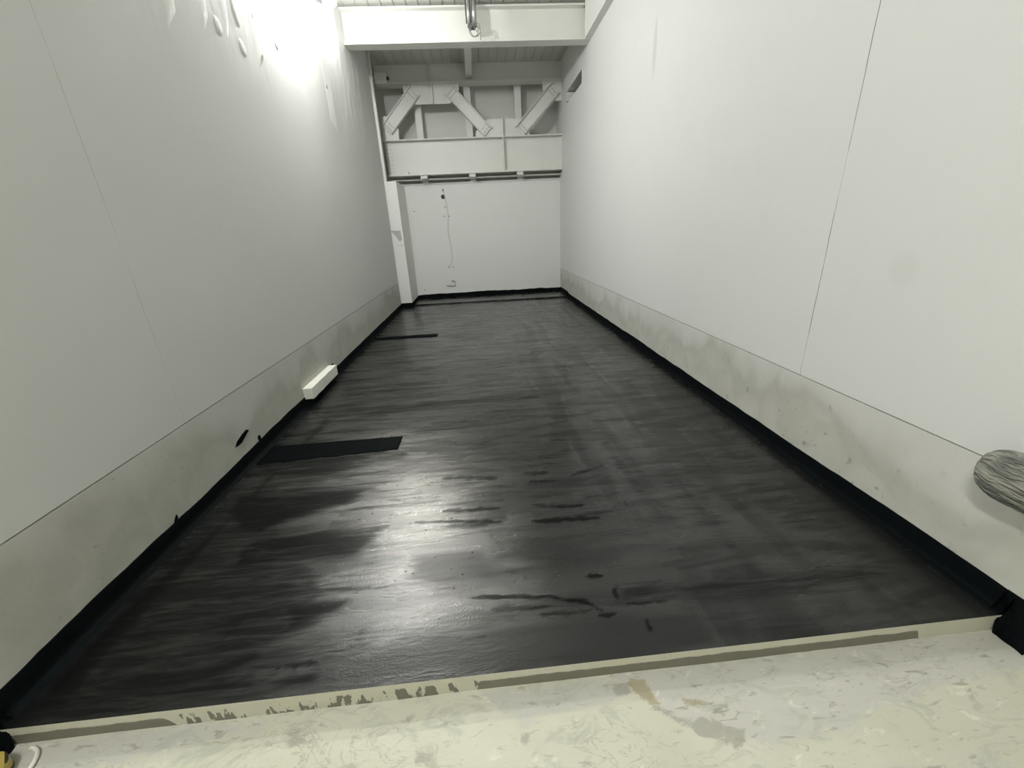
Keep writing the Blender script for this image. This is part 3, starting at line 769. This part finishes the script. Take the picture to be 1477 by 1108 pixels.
for i in range(70):
    a_ = i/69*2*PI*2.4 - .4; r_ = .065+.012*math.sin(a_*.7)
    pts.append((1.965+r_*math.cos(a_)*.95+.004*i/69*8, 7.50-.03*i/69, 4.315-.01*math.sin(a_*.3)+r_*math.sin(a_)*1.15))
pts += [(2.055, 7.46, 4.30), (2.062, 7.46, 4.25), (2.062, 7.46, 4.18)]
bm = bmesh.new(); tube(bm, spline(pts, 3), .006, 7)
tag(obj('coiled_cable', bm, M['cable'], smooth=True), 'thin grey coiled cable hanging below the metal tubes', 'cable', None, 'thing')

# ------------------------------------------------------------------ back wall fittings
t = thing('wall_sleeve', (1.08, BACK_Y, 2.308), 'small dark round pipe opening high on the back wall', 'pipe opening')
bm = bmesh.new(); n = 24
rings = [[bm.verts.new((1.08+r_*math.cos(2*PI*i/n), y_, 2.308+r_*math.sin(2*PI*i/n))) for i in range(n)] for r_, y_ in ((.052, BACK_Y-.001), (.052, BACK_Y-.008), (.044, BACK_Y-.008), (.043, BACK_Y-.001))]
for a_, b_ in zip(rings, rings[1:]):
    for i in range(n): bm.faces.new([a_[i], a_[(i+1) % n], b_[(i+1) % n], b_[i]])
obj('rim', bm, M['greypatch'], t)
obj('bore_shade', cyl(bmesh.new(), (1.08, BACK_Y+.001, 2.308), (1.08, BACK_Y-.004, 2.308), .0435, n=24), M['dark'], t)  # solid dark disc paints the shade of the hole
bm = bmesh.new(); tube(bm, spline([(1.10, BACK_Y-.012, 2.42), (1.125, BACK_Y-.014, 2.30), (1.155, BACK_Y-.010, 2.10), (1.158, BACK_Y-.010, 1.90), (1.135, BACK_Y-.010, 1.70), (1.118, BACK_Y-.010, 1.50), (1.15, BACK_Y-.010, 1.30), (1.165, BACK_Y-.010, 1.10), (1.15, BACK_Y-.010, .90), (1.10, BACK_Y-.010, .79), (1.02, BACK_Y-.010, .765)], 6), .0085, 8)
tag(obj('wall_cable', bm, M['whitecable'], smooth=True), 'thin pale cable running down the back wall from the round opening', 'cable', None, 'thing')
obj_hook = thing('wall_hook', (1.09, BACK_Y, 2.44), 'tiny metal hook on the back wall above the round opening', 'hook')
bm = bmesh.new(); box(bm, 1.075, 1.11, BACK_Y-.012, BACK_Y, 2.42, 2.475, bev=.003); cyl(bm, (1.092, BACK_Y-.005, 2.43), (1.092, BACK_Y-.035, 2.425), .007)
obj('plate', bm, M['anchor'], obj_hook)
for x_, z_, lab in ((.385, 2.03, 'wall anchor near the top left of the back wall beside column'), (1.105, 2.09, 'wall anchor just left of the cable below the round opening'),
                    (1.07, 1.895, 'wall anchor left of the cable at half wall height'), (1.175, 1.89, 'wall anchor touching the right side of the cable'),
                    (1.064, .738, 'left one of two wall anchors below the cable end'), (1.164, .745, 'right one of two wall anchors below the cable end'),
                    (.41, .245, 'wall anchor low on the back wall beside the column foot')):
    bm = bmesh.new(); cyl(bm, (x_, BACK_Y+.001, z_), (x_, BACK_Y-.006, z_), .016, .013, n=10); cyl(bm, (x_, BACK_Y-.006, z_), (x_, BACK_Y-.016, z_), .007, n=6)
    tag(obj('wall_anchor', bm, M['anchor']), 'small grey ' + lab, 'wall anchor', 'wall anchors on the back wall', 'thing')
t = thing('angle_bracket', (1.08, BACK_Y, .35), 'small L shaped metal bracket low on the back wall', 'bracket')
obj('foot', plate([(.965, .322), (1.175, .300), (1.175, .284), (.965, .306)], BACK_Y-.022, BACK_Y+.003), M['anchor'], t)
obj('upright', plate([(1.165, .300), (1.185, .300), (1.187, .415), (1.170, .415)], BACK_Y-.014, BACK_Y), M['greypatch'], t)
obj('tab', plate([(1.09, .432), (1.175, .418), (1.172, .396), (1.125, .404), (1.12, .37), (1.105, .37), (1.11, .41), (1.09, .412)], BACK_Y-.018, BACK_Y), M['anchor'], t)

# ------------------------------------------------------------------ things on the floor
# white plastered block on the left base
bm = B(-.005, .085, 3.83, 4.58, .070, .182, bev=.006)
bmesh.ops.subdivide_edges(bm, edges=[e for e in bm.edges if e.calc_length() > .3], cuts=10)
for v in bm.verts:
    if v.co.x > .01: v.co += Vector((noise.noise(v.co*9)*.006, noise.noise(v.co*9+Vector((5, 0, 0)))*.006, noise.noise(v.co*9+Vector((0, 7, 0)))*.005))
tag(obj('plaster_block', bm, M['block']), 'white plastered block fixed low on the left wall above the black band', 'block', None, 'thing')

def patch(x0, x1, y0, y1, skew, h, label, seed):
    """strip of thick wet bitumen laid on the floor, ragged on its near side"""
    nx, ny = 70, 14; bm = bmesh.new(); g_ = []
    for j in range(ny+1):
        row = []
        for i in range(nx+1):
            u_, v_ = i/nx, j/ny
            x = x0+(x1-x0)*u_; near = y0 - skew*(1-u_) + .018*noise.noise(Vector((x*9, seed, 0))) + .010*noise.noise(Vector((x*31, seed, 4)))
            far = y1 + .003*noise.noise(Vector((x*14, seed, 8)))
            y = near + (far-near)*v_
            x += .012*noise.noise(Vector((y*20, seed, 11)))*(u_ > .97)
            edge = min(u_*nx/1.2, (nx-i)/1.2, j/1.5, (ny-j)/.8, 1)
            z = h*edge*(1+.35*noise.noise(Vector((x*5, y*40, seed)))) + .0006
            row.append(bm.verts.new((x, y, max(z, .0004))))
        g_.append(row)
    for j in range(ny):
        for i in range(nx): bm.faces.new([g_[j][i], g_[j][i+1], g_[j+1][i+1], g_[j+1][i]])
    rim = [g_[0][i] for i in range(nx+1)] + [g_[j][nx] for j in range(1, ny+1)] + [g_[ny][i] for i in range(nx-1, -1, -1)] + [g_[j][0] for j in range(ny-1, 0, -1)]
    lowv = [bm.verts.new((v.co.x, v.co.y, -.001)) for v in rim]
    for i in range(len(rim)): bm.faces.new([rim[i], lowv[i], lowv[(i+1) % len(rim)], rim[(i+1) % len(rim)]])
    bm.faces.new(lowv)
    tag(obj('bitumen_patch', bm, M['bitumen_wet'], smooth=True), label, 'bitumen patch', 'thick black patches on the floor', 'thing')
patch(.05, 1.075, 2.80, 3.02, .06, .004, 'wide glossy black bitumen patch on the floor, nearer of the two strips', 2.0)
patch(.05, 1.05, 6.39, 6.56, .0, .010, 'narrow black bitumen patch on the floor, farther of the two strips', 6.0)

bm = bmesh.new()
spots = [(random.uniform(.75, 1.12), random.uniform(2.74, 2.80), 1) for _ in range(26)] + [(random.uniform(.85, 1.15), random.uniform(3.015, 3.04), 1) for _ in range(12)]
spots += [(min(2.0, max(.5, random.gauss(1.33, .22))), random.gauss(2.05, .42), .7) for _ in range(110)] + [(.075+random.uniform(0, .02), random.uniform(1.9, 2.6), .8) for _ in range(18)]
for x_, y_, q in spots:
    if y_ < 1.1: continue
    r_ = random.uniform(.0022, .0055)*q; ax_ = random.uniform(1, 2.6)
    res = bmesh.ops.create_icosphere(bm, subdivisions=2, radius=1)
    for v in res['verts']: v.co = Vector((x_ + v.co.x*r_*ax_, y_ + v.co.y*r_, v.co.z*r_*.55))
o_ = obj('drips', bm, None, floor, smooth=True); o_['kind'] = 'stuff'  # small drops added to catch lamp glints on the floor
m, nt, b = mat('glint_drips'); b.inputs['Base Color'].default_value = (.004, .004, .004, 1); b.inputs['Roughness'].default_value = .10; o_.data.materials.append(m)
G(nt).put(b.inputs['Roughness'], G(nt).mixf(G(nt).noise(G(nt).coords()[0], 40, 3), .06, .16))

# mop leaning on the right wall
t = thing('mop', (3.69, 1.10, STEP_Z), 'worn grey mop head leaning on the right wall near the step', 'mop')
axis = Vector((.02, -1, .02)).normalized(); tip = Vector((3.712, 1.245, .575)); L = .30
e1 = Vector((1, 0, 0)); e1 = (e1 - axis*axis.dot(e1)).normalized(); e2 = axis.cross(e1)
def mop_r(s): return .104*min(1, (1-(1-min(s/.115, 1))**2.4))**.5
bm = bmesh.new(); rings = []
for i in range(30):
    s = L*(i/29)**1.5 + .0004; rings.append([bm.verts.new(tip + axis*s + (e1*(.74*math.cos(2*PI*k/40)) + e2*math.sin(2*PI*k/40))*(mop_r(s)*(.93+.03*noise.noise(Vector((k*.9, s*9, 2)))))) for k in range(40)])
for a_, b_ in zip(rings[:-1], rings[1:]):
    for k in range(40): bm.faces.new([a_[k], a_[(k+1) % 40], b_[(k+1) % 40], b_[k]])
bm.faces.new(rings[0]); bm.faces.new(rings[-1][::-1])
m, nt, b = mat('mop_yarn'); g = G(nt); pos, x, y, z = g.coords()
st = g.noise(g.map(pos, (34, 5, 34), rot=(.12, 0, 0)), 1.0, 4, .55, .3)
g.put(b.inputs['Base Color'], g.mix(g.step(st, .36, .64), (0.12, 0.125, 0.115), (0.33, 0.33, 0.285))); b.inputs['Roughness'].default_value = .9
g.put(b.inputs['Normal'], g.bump(st, .4, .012))
hd = obj('mop_head', bm, m, t, smooth=True)
bm = bmesh.new()
for q in range(230):
    th = random.uniform(0, 2*PI); s0 = random.uniform(0, .12); ln = random.uniform(.06, .16); pts = []
    for k in range(7):
        s = s0+ln*k/6; a_ = th + .10*math.sin(k*.6+q); r_ = mop_r(s)*(.93+.04*random.random())
        pts.append(tip + axis*s + (e1*(.74*math.cos(a_)) + e2*math.sin(a_))*max(r_, .004))
    tube(bm, pts, [.0012, .0036, .0042, .0042, .004, .0034, .001], 5)
obj('strands', bm, m, hd, smooth=True)['kind'] = 'stuff'
bm = bmesh.new(); p0 = tip+axis*(L-.03); cyl(bm, p0, (3.52, -.75, STEP_Z+.012), .014, n=14)
obj('pole', bm, M['pole'], t, smooth=True)

# hazard tape roll and white hose at the left corner of the step
m, nt, b = mat('hazard_tape'); g = G(nt); pos, x, y, z = g.coords()
s = g.math('FRACT', g.math('MULTIPLY', g.math('ADD', g.math('ADD', x, y), g.math('MULTIPLY', z, 1.2)), 22))
g.put(b.inputs['Base Color'], g.mix(g.step(s, .68, .72), (0.36, 0.28, 0.07), (0.02, 0.018, 0.015))); b.inputs['Roughness'].default_value = .4
t = thing('hazard_tape_roll', (.055, .93, STEP_Z), 'yellow and black hazard tape roll at left corner below the step', 'tape roll')
bm = bmesh.new(); n = 36; rings = []
for r_, z_ in ((.025, 0), (.06, 0), (.062, .003), (.062, .047), (.06, .05), (.025, .05)):
    rings.append([bm.verts.new((.066+r_*math.cos(2*PI*i/n), .925+r_*math.sin(2*PI*i/n), STEP_Z+z_)) for i in range(n)])
for k in range(len(rings)):
    a_, b_ = rings[k], rings[(k+1) % len(rings)]
    for i in range(n): bm.faces.new([a_[i], a_[(i+1) % n], b_[(i+1) % n], b_[i]])
obj('tape', bm, m, t)
bm = bmesh.new(); tube(bm, spline([(.120, 1.012, STEP_Z+.007), (.135, 1.010, STEP_Z+.007), (.158, .995, STEP_Z+.007), (.175, .965, STEP_Z+.007), (.178, .93, STEP_Z+.007), (.165, .85, STEP_Z+.007), (.15, .70, STEP_Z+.007), (.16, .5, STEP_Z+.007)], 6), .0065, 10)
tag(obj('white_hose', bm, M['whitehose'], smooth=True), 'short curved white hose on pale concrete beside the hazard tape roll', 'hose', None, 'thing')

# ------------------------------------------------------------------ lamps
def work_light(loc, aim, lens, label, hw=.11, hh=.09, dome=0.0, beam=None):
    t = thing('work_light', loc, label, 'lamp', 'work lights along the left wall')
    c_ = Vector(loc); d = (Vector(aim)-c_).normalized(); u = Vector((0, 1, 0)); u = (u-d*u.dot(d)).normalized(); v = d.cross(u)
    bm = bmesh.new(); obox(bm, c_, u, v, d, hw, hh, .03); bmesh.ops.bevel(bm, geom=bm.edges[:], offset=.008, segments=2, affect='EDGES')
    obj('housing', bm, M['housing'], t)
    bm = bmesh.new(); 
    if dome:
        rings = []
        for i in range(7):
            a_ = i/6*PI/2*.97; rings.append([bm.verts.new(c_ + d*(.030+dome*.8*math.sin(a_)) + (u*math.cos(2*PI*k/24)+v*math.sin(2*PI*k/24))*(dome*math.cos(a_))) for k in range(24)])
        for a_, b_ in zip(rings[:-1], rings[1:]):
            for k in range(24): bm.faces.new([a_[k], a_[(k+1) % 24], b_[(k+1) % 24], b_[k]])
        bm.faces.new(rings[0][::-1]); bm.faces.new(rings[-1])
    else:
        obox(bm, c_+d*.031, u, v, d, hw-.015, hh-.015, .003)
    obj('lens', bm, lens, t, smooth=bool(dome))
    if beam:
        # added area light that brightens the lamp's highlight on the floor
        ld = bpy.data.lights.new('highlight_boost', 'AREA'); ld.shape = 'DISK'; ld.size = .17; ld.spread = math.radians(56)
        ld.energy = beam[1]; ld.color = (1.0, .975, .86)
        lo_ = bpy.data.objects.new('highlight_boost', ld); COL.objects.link(lo_)
        bd = (Vector(beam[0])-c_).normalized(); lp = c_ + d*.12 + bd*.02
        lo_.matrix_world = Matrix.Translation(lp) @ bd.to_track_quat('-Z', 'Y').to_matrix().to_4x4()
        lo_.parent = t; lo_.matrix_parent_inverse = Matrix.Translation(-c_)
    bm = bmesh.new(); tube(bm, [c_-u*min(hw, .11)*.9, c_-u*min(hw, .11)*.9-d*.07, Vector((-.005, c_.y-.05, c_.z+.05)) if c_.x < .3 else Vector((c_.x-.05, c_.y-.05, CEIL))], .01, 8); obj('bracket', bm, M['darkmetal'], t)
    return t
work_light((.11, 6.80, 4.41), (1.05, 7.5, 3.2), M['lamp'], 'glaring work light high on the left wall near the cross beam', dome=.085, beam=((1.34, 1.83, 0), 12))
work_light((.22, 5.0, 4.17), (1.2, 5.5, 3.0), M['lamp2'], 'work light high on the left wall, above the plaster strips', dome=.085, beam=((1.41, 1.35, 0), 1.6))
work_light((.42, -1.0, 4.2), (2.8, .9, .6), M['fill_lamp'], 'unseen long lamp added under the ceiling to light the bare concrete', hw=.60, hh=.12)  # lamp added behind the viewpoint to light the foreground and right wall

# ------------------------------------------------------------------ world, camera, view
w = bpy.data.worlds.new('World'); scene.world = w; w.use_nodes = True
w.node_tree.nodes['Background'].inputs[0].default_value = (0.9, 0.95, 1, 1); w.node_tree.nodes['Background'].inputs[1].default_value = 0.0

cam = bpy.data.cameras.new('Camera'); co = bpy.data.objects.new('Camera', cam); COL.objects.link(co)
RT = Matrix(((0.9956002048817846, 0.05897005437306978, 0.07282008463731407), (-0.08088254200153232, 0.9332086612649814, 0.3501137085853559), (-0.047310109265554956, -0.3544631535537345, 0.933872382252534)))
right, fwd, up = RT.col[0], RT.col[1], RT.col[2]
mw = Matrix((right, up, -fwd)).transposed().to_4x4(); mw.translation = (1.7944, 0.0, 1.53032)
co.matrix_world = mw
cam.sensor_fit = 'HORIZONTAL'; cam.sensor_width = 36.0; cam.lens = 587.038/1477*36.0
cam.clip_start = 0.05; cam.clip_end = 100
scene.camera = co
scene.view_settings.view_transform = 'Standard'; scene.view_settings.look = 'None'
scene.view_settings.exposure = 0.11; scene.view_settings.gamma = 1.0
scene.view_settings.use_curve_mapping = False
scene.cycles.max_bounces = 14; scene.cycles.diffuse_bounces = 8
